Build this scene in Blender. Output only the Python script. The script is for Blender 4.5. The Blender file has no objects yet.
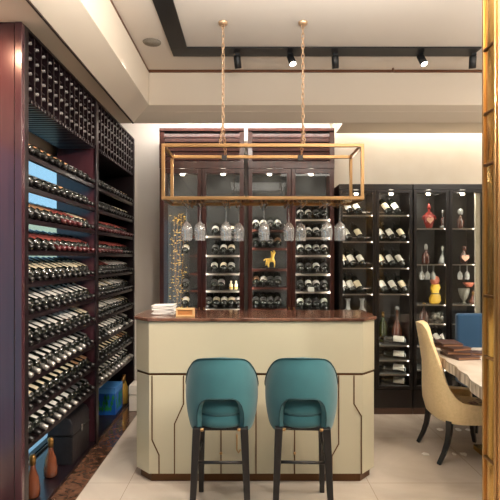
import bpy, bmesh, math, random
from mathutils import Vector, Matrix
random.seed(7)
PI = math.pi
sc = bpy.context.scene
C = sc.collection

# ------------------------------------------------------------------ materials
def lin(c):
    return tuple((x/255/12.92) if x/255 <= .04045 else ((x/255+.055)/1.055)**2.4 for x in c)

def mat(name, rgb, rough=.5, metal=0., spec=.5, coat=0., rgb2=None, scale=8., detail=4., bump=0., stretch=(1,1,1),
        emit=None, estr=0., sheen=0., ramp=(.35,.65), dist=0.):
    m = bpy.data.materials.new(name); m.use_nodes = True
    nt = m.node_tree; b = nt.nodes['Principled BSDF']
    c = lin(rgb)
    b.inputs['Base Color'].default_value = (*c, 1)
    b.inputs['Roughness'].default_value = rough
    b.inputs['Metallic'].default_value = metal
    b.inputs['Specular IOR Level'].default_value = spec
    b.inputs['Coat Weight'].default_value = coat
    b.inputs['Coat Roughness'].default_value = .06
    b.inputs['Sheen Weight'].default_value = sheen
    if emit:
        b.inputs['Emission Color'].default_value = (*lin(emit), 1)
        b.inputs['Emission Strength'].default_value = estr
    if rgb2 or bump:
        tc = nt.nodes.new('ShaderNodeTexCoord'); mp = nt.nodes.new('ShaderNodeMapping')
        mp.inputs['Scale'].default_value = stretch
        nz = nt.nodes.new('ShaderNodeTexNoise')
        nz.inputs['Scale'].default_value = scale; nz.inputs['Detail'].default_value = detail
        nz.inputs['Distortion'].default_value = dist
        nt.links.new(tc.outputs['Object'], mp.inputs['Vector'])
        nt.links.new(mp.outputs['Vector'], nz.inputs['Vector'])
        if rgb2:
            r = nt.nodes.new('ShaderNodeValToRGB')
            r.color_ramp.elements[0].position = ramp[0]; r.color_ramp.elements[1].position = ramp[1]
            r.color_ramp.elements[0].color = (*c, 1); r.color_ramp.elements[1].color = (*lin(rgb2), 1)
            nt.links.new(nz.outputs['Fac'], r.inputs['Fac'])
            nt.links.new(r.outputs['Color'], b.inputs['Base Color'])
        if bump:
            bp = nt.nodes.new('ShaderNodeBump'); bp.inputs['Strength'].default_value = bump
            bp.inputs['Distance'].default_value = .01
            nt.links.new(nz.outputs['Fac'], bp.inputs['Height'])
            nt.links.new(bp.outputs['Normal'], b.inputs['Normal'])
    return m

def thin_glass(name, tint=(255,255,255), refl=.08, edge=.6, rough=.0, frost=0):
    """thin clear glass: transparent mixed with a gloss that grows towards grazing angles"""
    m = bpy.data.materials.new(name); m.use_nodes = True
    nt = m.node_tree; nt.nodes.remove(nt.nodes['Principled BSDF'])
    out = nt.nodes['Material Output']
    t = nt.nodes.new('ShaderNodeBsdfTransparent'); t.inputs['Color'].default_value = (*lin(tint), 1)
    g = nt.nodes.new('ShaderNodeBsdfGlossy'); g.inputs['Roughness'].default_value = rough
    lw = nt.nodes.new('ShaderNodeLayerWeight'); lw.inputs['Blend'].default_value = .35
    mr = nt.nodes.new('ShaderNodeMapRange')
    mr.inputs['To Min'].default_value = refl; mr.inputs['To Max'].default_value = edge
    mx = nt.nodes.new('ShaderNodeMixShader')
    nt.links.new(lw.outputs['Facing'], mr.inputs['Value'])
    nt.links.new(mr.outputs['Result'], mx.inputs['Fac'])
    nt.links.new(t.outputs[0], mx.inputs[1]); nt.links.new(g.outputs[0], mx.inputs[2])
    last = mx
    if frost:
        df = nt.nodes.new('ShaderNodeBsdfDiffuse'); df.inputs['Color'].default_value = (.8,.8,.8,1)
        m2 = nt.nodes.new('ShaderNodeMixShader'); m2.inputs['Fac'].default_value = frost
        nt.links.new(mx.outputs[0], m2.inputs[1]); nt.links.new(df.outputs[0], m2.inputs[2]); last = m2
    nt.links.new(last.outputs[0], out.inputs['Surface'])
    return m

def marble(name, base, vein, rough, scale, gloss=.5, stretch=(1,1,1), tile=0.):
    m = mat(name, base, rough, spec=gloss)
    nt = m.node_tree; b = nt.nodes['Principled BSDF']
    tc = nt.nodes.new('ShaderNodeTexCoord'); mp = nt.nodes.new('ShaderNodeMapping')
    mp.inputs['Scale'].default_value = stretch
    n1 = nt.nodes.new('ShaderNodeTexNoise'); n1.inputs['Scale'].default_value = scale
    n1.inputs['Detail'].default_value = 8; n1.inputs['Distortion'].default_value = 1.8
    r = nt.nodes.new('ShaderNodeValToRGB')
    r.color_ramp.elements[0].position = .32; r.color_ramp.elements[0].color = (*lin(vein), 1)
    r.color_ramp.elements[1].position = .62; r.color_ramp.elements[1].color = (*lin(base), 1)
    nt.links.new(tc.outputs['Object'], mp.inputs['Vector']); nt.links.new(mp.outputs['Vector'], n1.inputs['Vector'])
    nt.links.new(n1.outputs['Fac'], r.inputs['Fac'])
    last = r.outputs['Color']
    if tile:
        bk = nt.nodes.new('ShaderNodeTexBrick'); bk.offset = 0
        bk.inputs['Scale'].default_value = 1.; bk.inputs['Brick Width'].default_value = tile
        bk.inputs['Row Height'].default_value = tile; bk.inputs['Mortar Size'].default_value = .0018
        bk.inputs['Color1'].default_value = (1,1,1,1); bk.inputs['Color2'].default_value = (.97,.97,.97,1)
        bk.inputs['Mortar'].default_value = (.55,.5,.45,1)
        nt.links.new(tc.outputs['Object'], bk.inputs['Vector'])
        mx = nt.nodes.new('ShaderNodeMix'); mx.data_type = 'RGBA'; mx.blend_type = 'MULTIPLY'
        mx.inputs['Factor'].default_value = 1
        nt.links.new(last, mx.inputs[6]); nt.links.new(bk.outputs['Color'], mx.inputs[7]); last = mx.outputs[2]
    nt.links.new(last, b.inputs['Base Color'])
    return m

M = dict(
    wall=mat('cream_plaster', (226,216,198), .75, rgb2=(218,206,186), scale=3),
    wall_white=mat('pale_wall_panel', (232,222,212), .6, rgb2=(226,214,202), scale=2.),
    ceiling=mat('ceiling_paint', (218,208,197), .8),
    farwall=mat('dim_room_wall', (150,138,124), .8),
    beam=mat('cornice_paint', (214,202,186), .6),
    reveal=mat('dark_shadow_gap', (46,32,26), .6),
    copper=mat('copper_brown_trim', (104,66,44), .4, .3),
    floor=marble('polished_floor_marble', (206,193,178), (178,165,151), .16, .9, .6, tile=.8),
    brownmarble=marble('brown_marble', (108,76,58), (44,28,20), .14, 13, .6),
    countermarble=marble('brown_counter_marble', (122,84,66), (66,40,30), .12, 7, .6, stretch=(.5,2,1)),
    mahogany=mat('mahogany', (50,23,18), .28, rgb2=(68,31,24), scale=7, stretch=(3,3,.4), coat=.25),
    rackwood=mat('dark_rack_wood', (19,11,15), .32, rgb2=(27,15,20), scale=6, stretch=(3,3,.4), coat=.12),
    rackpanel=mat('gloss_rack_side', (58,30,38), .22, rgb2=(70,38,44), scale=5, stretch=(4,4,.25), coat=.6),
    ebony=mat('black_cabinet_wood', (20,15,13), .3, coat=.15),
    darkback=mat('dark_interior_back', (12,10,9), .5),
    ebony2=mat('dark_cabinet_back', (33,28,23), .5, rgb2=(44,37,30), scale=3),
    brownbase=mat('brown_plinth', (62,42,32), .35),
    cream=mat('cream_lacquer', (189,181,155), .38, coat=.15),
    bronze=mat('bronze_inlay', (96,66,40), .35, .7),
    teal=mat('teal_velvet', (32,84,91), .85, rgb2=(42,98,104), scale=5, sheen=.3, ramp=(.3,.7)),
    tealdark=mat('dark_teal_piping', (26,66,72), .7),
    blackwood=mat('black_stool_wood', (24,19,17), .4),
    brass=mat('satin_brass', (190,150,102), .28, .85),
    brasspol=mat('polished_brass', (218,174,98), .2, .92),
    brassdark=mat('aged_brass_frame', (126,90,50), .3, .85),
    chain=mat('brass_chain', (214,180,146), .35, .7),
    blackmetal=mat('black_metal', (14,13,14), .5),
    track=mat('black_track', (16,17,20), .45),
    lens=mat('lit_lens', (255,250,240), .5, emit=(255,246,232), estr=14),
    ledlens=mat('cabinet_led_lens', (255,250,240), .5, emit=(255,240,214), estr=10),
    led=mat('led_strip_diffuser', (255,244,220), .5, emit=(255,238,206), estr=6),
    bottle=mat('dark_bottle_glass', (12,16,12), .08, spec=.8),
    bottlegreen=mat('green_bottle_glass', (52,60,20), .08, spec=.8),
    amber=mat('amber_bottle', (104,56,36), .1, spec=.8),
    brownglass=mat('brown_bottle', (70,34,26), .1, spec=.8),
    clearfake=mat('crystal_glass', (150,150,146), .1, spec=.9),
    redglass=mat('red_decanter', (150,42,36), .15, spec=.8),
    pinklabel=mat('pink_heart_label', (226,168,142), .5),
    label_white=mat('white_label', (238,232,222), .55),
    label_cream=mat('cream_label', (234,218,186), .55),
    label_red=mat('dusky_red_label', (150,74,66), .5),
    label_tan=mat('tan_label', (176,132,96), .55),
    label_grey=mat('silver_label', (100,98,97), .4),
    cap_black=mat('black_capsule', (16,14,14), .35),
    cap_red=mat('red_capsule', (66,20,22), .35),
    cap_gold=mat('gold_capsule', (150,112,60), .35, .7),
    cap_silver=mat('silver_capsule', (170,166,160), .3, .6),
    glass=thin_glass('wine_glass_clear', (246,248,248), .16, .9, frost=.16),
    pane=thin_glass('cabinet_pane', (240,240,236), .035, .3),
    windowglass=thin_glass('window_pane_clear', (236,246,248), .03, .3),
    shelfglass=mat('frosted_shelf', (120,120,118), .25, spec=.8),
    shelfmetal=mat('steel_shelf_edge', (168,158,150), .3, .7),
    gold=mat('gold_leaf', (222,180,84), .4, .55),
    creamvel=mat('cream_upholstery', (242,214,164), .7, rgb2=(232,204,152), scale=60, sheen=.2),
    seatgold=mat('gold_floral_fabric', (226,194,128), .6, rgb2=(110,58,40), scale=14, ramp=(.52,.64)),
    bluevel=mat('blue_velvet', (26,70,104), .8, sheen=.3),
    tabletop=mat('pale_table_stone', (224,212,196), .15, rgb2=(206,190,172), scale=6),
    tableedge=mat('chiselled_edge', (228,214,196), .6, rgb2=(148,126,106), scale=9, stretch=(.3,2.2,.3), ramp=(.42,.6), bump=.6),
    leather=mat('brown_leather', (56,34,30), .4, rgb2=(80,50,42), scale=12),
    paper=mat('white_paper', (236,234,228), .7),
    lightwood=mat('light_wood', (214,178,126), .5, rgb2=(196,156,104), scale=10),
    orangewood=mat('card_wood', (176,116,60), .5),
    casebk=mat('black_case_leather', (24,22,25), .38, rgb2=(34,31,34), scale=30, bump=.2),
    steel=mat('steel_latch', (170,170,170), .25, .9),
    bluebox=mat('blue_carton', (26,84,170), .4),
    bluebox2=mat('pale_blue_carton', (70,130,196), .4),
    greenleaf=mat('printed_green', (30,120,60), .5),
    whitebox=mat('white_gift_box', (232,222,208), .5),
    yellow=mat('yellow_lacquer', (222,178,44), .4),
    skinpink=mat('salmon_ceramic', (196,110,84), .5),
    whitecer=mat('white_ceramic', (214,210,200), .35),
    greycer=mat('grey_ceramic', (118,116,106), .35),
    grille=mat('speaker_grille', (150,142,130), .7, rgb2=(120,112,100), scale=300),
    facade=mat('street_facade', (206,196,160), .8),
    street=mat('street_paving', (150,170,190), .8),
    goldbead=mat('gold_bead', (216,176,84), .25, .9),
)

# ------------------------------------------------------------------ mesh builder
class MB:
    def __init__(s): s.v = []; s.f = []; s.sm = []
    def add(s, vs, fs, smooth=False):
        n = len(s.v); s.v += [tuple(v) for v in vs]
        s.f += [tuple(i+n for i in f) for f in fs]; s.sm += [smooth]*len(fs)
        return s
    def box(s, x0, x1, y0, y1, z0, z1, mtx=None):
        vs = [Vector((x,y,z)) for x in (x0,x1) for y in (y0,y1) for z in (z0,z1)]
        if mtx: vs = [mtx @ v for v in vs]
        return s.add(vs, [(0,1,3,2),(4,6,7,5),(0,4,5,1),(2,3,7,6),(0,2,6,4),(1,5,7,3)])
    def prism(s, poly, a0, a1, axis='z'):
        """poly: list of 2-tuples in the plane across the axis"""
        def p(u, v, w):
            return (u,v,w) if axis == 'z' else ((u,w,v) if axis == 'y' else (w,u,v))
        n = len(poly)
        vs = [p(u,v,a0) for u,v in poly] + [p(u,v,a1) for u,v in poly]
        fs = [tuple(range(n))[::-1], tuple(range(n,2*n))] + [(i,(i+1)%n,n+(i+1)%n,n+i) for i in range(n)]
        return s.add(vs, fs)
    def lathe(s, prof, n=20, c=(0,0,0), sx=1., sy=1., close=True):
        vs = []; fs = []; m = len(prof)
        for r, z in prof:
            for k in range(n):
                a = 2*PI*k/n
                vs.append((c[0]+r*math.cos(a)*sx, c[1]+r*math.sin(a)*sy, c[2]+z))
        for i in range(m-1):
            for k in range(n):
                fs.append((i*n+k, i*n+(k+1)%n, (i+1)*n+(k+1)%n, (i+1)*n+k))
        if close:
            if prof[0][0] > 1e-4: fs.append(tuple(range(n))[::-1])
            if prof[-1][0] > 1e-4: fs.append(tuple((m-1)*n+k for k in range(n)))
        return s.add(vs, fs, True)
    def tube(s, pts, r, n=8, closed=False):
        pts = [Vector(p) for p in pts]; N = len(pts); rs = r if isinstance(r, (list,tuple)) else [r]*N
        vs = []; fs = []; up = None
        for i, p in enumerate(pts):
            if closed: t = pts[(i+1)%N]-pts[i-1]
            else: t = pts[min(i+1,N-1)]-pts[max(i-1,0)]
            t.normalize()
            if up is None:
                up = t.orthogonal().normalized()
            up = (up - t*up.dot(t))
            up = up.normalized() if up.length > 1e-6 else t.orthogonal().normalized()
            w = t.cross(up)
            for k in range(n):
                a = 2*PI*(k+.5)/n
                vs.append(p + (up*math.cos(a)+w*math.sin(a))*rs[i])
        for i in range(N if closed else N-1):
            j = (i+1)%N
            for k in range(n):
                fs.append((i*n+k, i*n+(k+1)%n, j*n+(k+1)%n, j*n+k))
        if not closed: fs += [tuple(range(n))[::-1], tuple((N-1)*n+k for k in range(n))]
        return s.add(vs, fs, n > 4)
    def sphere(s, c, r, n=12, m=8, sx=1, sy=1, sz=1):
        prof = [(max(1e-5, r*math.sin(PI*i/m)), -r*math.cos(PI*i/m)*sz) for i in range(m+1)]
        return s.lathe(prof, n, c, sx, sy)
    def obj(s, name, m, parent=None, bevel=0., seg=2, label=None):
        me = bpy.data.meshes.new(name); me.from_pydata(s.v, [], s.f); me.update()
        me.polygons.foreach_set('use_smooth', s.sm if not bevel else [True]*len(s.sm))
        me.materials.append(m)
        bm = bmesh.new(); bm.from_mesh(me); bmesh.ops.recalc_face_normals(bm, faces=bm.faces); bm.to_mesh(me); bm.free()
        o = bpy.data.objects.new(name, me); C.objects.link(o)
        if parent: o.parent = parent
        if bevel:
            b = o.modifiers.new('b', 'BEVEL'); b.width = bevel; b.segments = seg; b.limit_method = 'ANGLE'
            b.angle_limit = math.radians(40)
            b.harden_normals = True
        if label: o['label'] = label
        return o

def thing(name, label, cat, loc=(0,0,0), rz=0, group=None):
    o = bpy.data.objects.new(name, None); C.objects.link(o); o.empty_display_size = .1
    o.location = loc; o.rotation_euler = (0,0,rz); o['label'] = label; o['category'] = cat
    if group: o['group'] = group
    return o
def tag(o, label, cat, group=None):
    o['label'] = label; o['category'] = cat
    if group: o['group'] = group
    return o
def struct(o):
    o['kind'] = 'structure'; return o
def dup(root, label=None, group=None):
    r = root.copy(); C.objects.link(r)
    for ch in list(root.children):
        c = ch.copy(); C.objects.link(c); c.parent = r
        for g in list(ch.children):
            d = g.copy(); C.objects.link(d); d.parent = c
    if label: r['label'] = label
    if group: r['group'] = group
    return r
ORD = ['first','second','third','fourth','fifth','sixth','seventh','eighth','ninth','tenth','eleventh','twelfth','thirteenth']
def cat_obj(name, mb, m, label, cat, group=None, **k):
    return tag(mb.obj(name, m, **k), label, cat, group)

# ------------------------------------------------------------------ camera (photo frame 500 x 500, focal 480 px)
cam = bpy.data.cameras.new('camera'); co = bpy.data.objects.new('camera', cam); C.objects.link(co)
cam.sensor_width = 36; cam.lens = 34.56; cam.shift_y = .016; cam.shift_x = .002; cam.clip_start = .05
co.location = (0,0,1.5); co.rotation_euler = (PI/2,0,0); sc.camera = co
F = 480.
def P(px, py, D):                      # a pixel of the photograph at depth D
    return Vector(((px-249)*D/F, D, 1.5+(258-py)*D/F))

# ------------------------------------------------------------------ setting
ZC = 3.19
struct(MB().box(-1.6,4.2,-3.6,5.2,-.05,0).obj('floor', M['floor']))
struct(MB().box(-1.6,4.3,-3.6,4.34,ZC,ZC+.05).obj('ceiling', M['ceiling']))
# left wall, open where the rack backs onto the street window
w = MB(); w.box(-1.66,-1.6,-3.6,-2.4,0,3.3); w.box(-1.66,-1.6,2.45,2.7,0,3.3); w.box(-1.66,-1.6,4.5,5.2,0,3.3)
w.box(-1.66,-1.6,2.7,4.5,2.34,3.3); w.box(-1.66,-1.6,2.7,4.5,0,.02); w.box(-1.66,-1.6,-2.4,2.45,2.25,3.3); w.box(-1.66,-1.6,-2.4,2.45,0,.2)
struct(w.obj('wall_left', M['wall_white']))
win = struct(MB().box(-1.635,-1.63,2.7,4.5,.02,2.34).obj('window_1', M['windowglass']))
fr = MB(); fr.box(-1.65,-1.61,2.7,2.74,.02,2.34); fr.box(-1.65,-1.61,4.46,4.5,.02,2.34); fr.box(-1.65,-1.61,2.74,4.46,2.30,2.34); fr.box(-1.65,-1.61,2.74,4.46,.02,.035)
fr.obj('window_frame', M['blackmetal'], win)
struct(MB().box(-1.6,.9,5.13,5.2,0,3.3).obj('wall_back', M['wall_white']))
struct(MB().box(.87,4.3,4.98,5.2,0,3.3).obj('wall_back_right', M['wall']))
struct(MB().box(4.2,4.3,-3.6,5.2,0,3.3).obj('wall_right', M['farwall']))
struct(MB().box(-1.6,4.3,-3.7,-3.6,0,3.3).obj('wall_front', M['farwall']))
win2 = struct(MB().box(-1.635,-1.63,-2.4,2.45,.2,2.25).obj('window_2', M['windowglass']))
fr = MB()
for y in (-2.4,-.8,.8,2.40): fr.box(-1.65,-1.61,y,y+.05,.2,2.25)
fr.obj('window_frame', M['blackmetal'], win2)
# stepped cornice round the raised ceiling
struct(MB().prism([(-.901,3.25),(-.901,2.877),(-1.088,2.77),(-1.6,2.77),(-1.6,3.25)], -3.6, 4.515, 'y').obj('ceiling_beam_left', M['beam']))
struct(MB().prism([(4.32,3.25),(4.32,2.877),(4.51,2.77),(4.53,2.77),(4.53,3.25)], -1.6, 4.3, 'x').obj('ceiling_beam_back', M['beam']))
struct(MB().box(.885,4.3,4.52,4.89,2.77,3.25).obj('ceiling_soffit_right', M['beam']))
struct(MB().box(-1.6,4.3,4.5,5.2,3.06,3.12).obj('ceiling_recess', M['ceiling']))
struct(MB().box(-.912,-.90,-3.6,4.322,3.168,3.19).obj('trim_1', M['copper']))
struct(MB().box(-.901,4.2,4.309,4.322,3.168,3.19).obj('trim_2', M['copper']))
struct(MB().box(-1.094,-1.083,-3.6,4.51,2.762,2.775).obj('trim_3', M['reveal']))
struct(MB().box(-1.06,4.2,4.385,4.40,2.838,2.846).obj('trim_4', M['beam']))
# marble border strip along the rack, white flecks painting floor reflections by the chair
struct(MB().box(-1.6,-1.074,-.5,5.13,0,.006).obj('floor_marble_border', M['brownmarble']))
fl = MB(); rr = random.Random(3)
for D, a, b_ in ((4.19,421,484),(3.67,421,484)):
    px = a
    while px < b_:
        wd = rr.uniform(3,9)
        if rr.random() < .62:
            c = P(px+wd/2, 0, D).x; hw = wd/2*D/F
            pts = [(c+hw*math.cos(t)*rr.uniform(.7,1.1), D+.035*math.sin(t)*rr.uniform(.6,1.2)) for t in [k*PI/4 for k in range(8)]]
            fl.prism(pts, 0, .0022)
        px += wd+rr.uniform(1,4)
struct(fl.obj('floor_reflections', M['label_white']))
# outside the street window
g = struct(MB().box(-16,-1.72,-8,16,-2.6,-2.4).obj('street_paving', M['street']))
struct(MB().box(-7,-6.4,-4,22,-1.1,2.5).obj('exterior_facade', M['facade']))

# ------------------------------------------------------------------ wine bottles (shared prototypes)
BP = [(.001,.004),(.032,0),(.0375,.006),(.038,.196),(.036,.207),(.026,.219),(.0155,.229),(.0145,.25),(.0145,.272),(.001,.273)]
def bottle_mesh(): return MB().lathe(BP, 14)
def label_mesh(z0=.055, z1=.155, a=75, r=.0386):
    m = MB(); n = 10; vs = []; fs = []
    for k in range(n+1):
        t = math.radians(-90-a+2*a*k/n)
        vs += [(r*math.cos(t), r*math.sin(t), z0), (r*math.cos(t), r*math.sin(t), z1)]
    for k in range(n): fs.append((2*k,2*k+2,2*k+3,2*k+1))
    return m.add(vs, fs, True)
def cap_mesh(): return MB().lathe([(.0158,.230),(.0158,.274),(.013,.2765),(.001,.2765)], 12)
def proto(lm, cm, bmat='bottle', lz=(.080,.198), a=47):
    b = bottle_mesh().obj('wine_bottle', M[bmat])
    label_mesh(*lz, a=a).obj('paper_label', M[lm], b)
    cap_mesh().obj('capsule', M[cm], b)
    b.rotation_mode = 'QUATERNION'
    return b
PR = {}
def new_bottle(kind, loc, d, face, label, group):
    """kind=(label material, capsule material, glass); d = axis base to neck, face = where the label looks"""
    if kind not in PR:
        o = proto(*kind[:3], lz=kind[3] if len(kind) > 3 else (.080,.198), a=kind[4] if len(kind) > 4 else 47); PR[kind] = o
    else:
        o = dup(PR[kind])
    z = Vector(d).normalized(); y = -(Vector(face)-z*Vector(face).dot(z)).normalized(); x = y.cross(z)
    o.rotation_quaternion = Matrix((x,y,z)).transposed().to_quaternion()
    o.location = loc; return tag(o, label, 'wine bottle', group)

# ------------------------------------------------------------------ the tall wine rack along the left wall
XF, XB = -1.23, -1.515
Y0, YM, Y1 = 2.61, 3.86, 5.12
rack = thing('wine_rack', 'floor to ceiling dark wood wine rack along the side wall with sloped bottle shelves', 'wine rack', (XF,Y0,0))
def R(mb, name, m, **k):
    mb.v = [(x-XF, y-Y0, z) for x, y, z in mb.v]
    return mb.obj(name, m, rack, **k)
R(MB().box(XB-.02,XF+.0,Y0,Y0+.03,0,2.768), 'side_panel', M['rackwood'], bevel=.002)
R(MB().box(XB-.02,XF+.0,YM-.02,YM+.02,0,2.768), 'side_panel', M['rackpanel'], bevel=.002)
R(MB().box(XB-.02,XF+.0,Y1-.03,Y1,0,2.768), 'side_panel', M['rackwood'], bevel=.002)
R(MB().box(XF-.002,XF+.012,Y0-.0,Y0+.045,0,2.768), 'stile', M['rackwood'], bevel=.002)
R(MB().box(XF-.002,XF+.012,YM-.03,YM+.03,0,2.768), 'stile', M['rackwood'], bevel=.002)
R(MB().box(XF-.002,XF+.012,Y1-.045,Y1,0,2.768), 'stile', M['rackwood'], bevel=.002)
R(MB().box(XB-.04,XB-.02,YM+.02,Y1,0,2.768), 'back_panel', M['rackwood'])
R(MB().box(XB,XF+.012,Y0+.03,Y1-.03,2.752,2.768), 'top_board', M['rackwood'])
R(MB().box(XB-.02,XF,Y0+.03,Y1-.03,.008,.03), 'bottom_board', M['rackwood'])
# glossy end panel facing into the room
R(MB().box(-1.6,-1.262,Y0-.03,Y0-.002,0,2.768), 'end_panel', M['rackpanel'], bevel=.002)
R(MB().box(-1.258,-1.218,Y0-.036,Y0-.002,0,2.768), 'end_post', M['rackpanel'], bevel=.003)
ZG0, ZG1 = 2.40, 2.752
grid_bottles = MB()
for (ya, yb, nm) in ((Y0+.045,YM-.03,'n'),(YM+.03,Y1-.045,'f')):
    n = 13; pitch = (yb-ya)/n; rows = 4; zp = (ZG1-ZG0-.01)/rows
    g = MB()
    for k in range(n+1):
        y = ya+pitch*k; g.box(XB,XF+.004,y-.008,y+.008,ZG0,ZG1)
    R(g, 'grid_divider', M['rackwood'])
    g = MB()
    for r_ in range(rows+1):
        z = ZG0+.006+zp*r_
        g.box(XB,XF-.012,ya,yb,z-.004,z+.004)
    R(g, 'grid_shelf', M['rackwood'])
    g = MB()
    for k in range(2*n):
        y = ya+pitch/2*(k+.5); g.box(XB,XF+.002,y-.012,y+.012,ZG0-.03,ZG0-.008)
    R(g, 'slatted_underside', M['rackwood'], bevel=.003)
    for r_ in range(rows):
        for k in range(n):
            y = ya+pitch*(k+.5); z = ZG0+.012+zp*r_+.038
            prof = [(.034,0),(.034,.19),(.0105,.235),(.010,.287)]
            vs = []; fs = []; N = 8
            for r0, zz in prof:
                for q in range(N):
                    t = 2*PI*q/N; vs.append((XB+.004+zz, y+r0*math.cos(t), z+r0*math.sin(t)))
            for i in range(3):
                for q in range(N): fs.append((i*N+q,i*N+(q+1)%N,(i+1)*N+(q+1)%N,(i+1)*N+q))
            fs.append(tuple(range(N))); fs.append(tuple(3*N+q for q in range(N)))
            grid_bottles.add(vs, fs, True)
gb = cat_obj('stored_wine_bottles', grid_bottles, M['label_grey'], 'bottle necks showing in the square cells along the top of the tall rack', 'wine bottles')
gb['kind'] = 'stuff'
# sloped shelves
TIP = 22; tr = math.radians(TIP)
ZROW = [2.055-.1806*i for i in range(10)]
dvec = Vector((math.cos(tr), 0, -math.sin(tr)))
for bay, (ya, yb) in enumerate(((Y0+.03,YM-.02),(YM+.02,Y1-.03))):
    for zi in ZROW:
        t = MB()
        t.prism([(XF-.002,zi),(XF-.002,zi+.026),(XF-.012,zi+.026),(XF-.016,zi+.014),(XB,zi+.014+.269*math.tan(tr)),(XB,zi+.004+.269*math.tan(tr)),(XF-.03,zi)], ya, yb, 'y')
        R(t, 'shelf_tray', M['rackwood'])
KN = [('label_cream','cap_black','bottle'),('label_white','cap_black','bottle'),('label_red','cap_red','bottle'),
      ('label_tan','cap_black','bottle'),('label_grey','cap_black','bottle'),('label_cream','cap_gold','bottle'),('label_white','cap_silver','bottle'),('label_red','cap_black','bottle')]
WORD = {'label_cream':'cream','label_white':'white','label_red':'dusky red','label_tan':'tan','label_grey':'silver'}
rowkinds = [[4,3],[4,3,0],[3,2,0],[2,2,3,7],[1,1,0,7],[1,1,0],[1,0,1],[1,4,6],[0,3,4,0],[4,4,1,6]]
rb = random.Random(11)
for bay, (ya, yb) in enumerate(((Y0+.05,YM-.035),(YM+.035,Y1-.05))):
    n = 12; pitch = (yb-ya)/n
    for i, zi in enumerate(ZROW):
        kk = rb.choice(rowkinds[i])
        for k in range(n):
            if rb.random() < .35: kk = rb.choice(rowkinds[i])
            kind = KN[kk]
            y = ya+pitch*(k+.5)
            tip = Vector((XF+.014, y, zi+.026+.017))
            loc = tip - dvec*.2765
            loc += dvec*rb.uniform(-.006,.004)
            lab = '%s-labelled wine bottle %s from near end, %s shelf down, %s bay of tall rack' % (
                WORD[kind[0]].replace(' ', '-'), ORD[k], ORD[i], 'near' if bay == 0 else 'far')
            new_bottle(kind, loc, dvec, (0,rb.uniform(.0,.35),1), lab, 'wine bottles on the sloped shelves of the tall rack')

# things on the rack's floor
case = thing('storage_case', 'black leather case with arched lid and steel latch on the rack floor', 'case', (-1.34,3.58,.03))
MB().box(-.09,.09,-.18,.18,0,.20).obj('body', M['casebk'], case, bevel=.008)
prof = [(-.09,.205),(.09,.205),(.09,.29),(.07,.325),(.03,.34),(-.03,.34),(-.07,.325),(-.09,.29)]
MB().prism(prof, -.18, .18, 'y').obj('lid', M['casebk'], case, bevel=.008)
MB().box(.09,.097,-.015,.015,.18,.235).obj('latch', M['steel'], case, bevel=.002)
MB().tube([(.0,-.06,.338),(.0,-.055,.36),(.0,.055,.36),(.0,.06,.338)], .006).obj('handle', M['blackmetal'], case)
MB().box(-.0905,.0915,-.1815,.1815,.198,.206).obj('seam_band', M['cap_black'], case)
bx = thing('gift_carton', 'blue carton printed with green leaves on the rack floor', 'box', (-1.34,4.62,.03))
MB().box(-.09,.09,-.13,.13,0,.25).obj('body', M['bluebox'], bx, bevel=.002)
MB().box(-.0905,.0905,-.1305,.1305,.20,.252).obj('lid_band', M['bluebox2'], bx, bevel=.002)
lf = MB()
for (x0, sgn) in ((-.03,1),(.02,-1),(0,1),(.045,1),(-.055,-1)):
    for q in range(3):
        zz = .06+.05*q; xx = x0+.012*sgn*q
        lf.prism([(xx,zz-.03),(xx+.014,zz),(xx,zz+.035),(xx-.014,zz)], -.1325, -.1303, 'y')
        lf.prism([(xx*1.4,zz-.03),(xx*1.4+.014,zz),(xx*1.4,zz+.035),(xx*1.4-.014,zz)], .0902, .0915, 'x')
lf.obj('leaf_print', M['greenleaf'], bx)
wb = thing('gift_box', 'white two tier gift box standing on the marble strip past the bar', 'box', (-1.10,4.78,.006))
MB().box(-.07,.13,-.1,.1,0,.155).obj('body', M['whitebox'], wb, bevel=.004)
MB().box(-.073,.133,-.103,.103,.16,.25).obj('lid', M['whitebox'], wb, bevel=.006)
CG = [(.001,.0),(.034,0),(.044,.01),(.045,.05),(.036,.12),(.020,.165),(.0165,.19),(.0165,.235),(.001,.236)]
for nm, D, px, word in (('a',3.23,51.5,'further'),('b',2.95,32.5,'nearer')):
    b = cat_obj('cognac_bottle', MB().lathe(CG,20), M['amber'], 'amber cognac bottle with gold top on rack floor, %s one of the two' % word, 'bottle', 'cognac bottles on the rack floor')
    b.location = (-1.335 if nm == 'a' else -1.33, D, .031)
    MB().lathe([(.019,.20),(.019,.25),(.012,.262),(.001,.262)],16).obj('gold_stopper', M['cap_gold'], b)
for q, (y, w_) in enumerate(((4.86,'nearer'),(4.97,'further'))):
    b = cat_obj('champagne_bottle', MB().lathe([(.001,0),(.04,0),(.043,.01),(.043,.12),(.018,.20),(.015,.24),(.001,.24)],16), M['gold'], 'gold foil bottle beyond the blue carton on the rack floor, %s one' % w_, 'bottle', 'gold bottles beyond the blue carton')
    b.location = (-1.275-.02*q, y, .031)
    MB().lathe([(.018,.2),(.018,.262),(.001,.264)],12).obj('foil_cap', M['cap_gold'], b)

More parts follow.
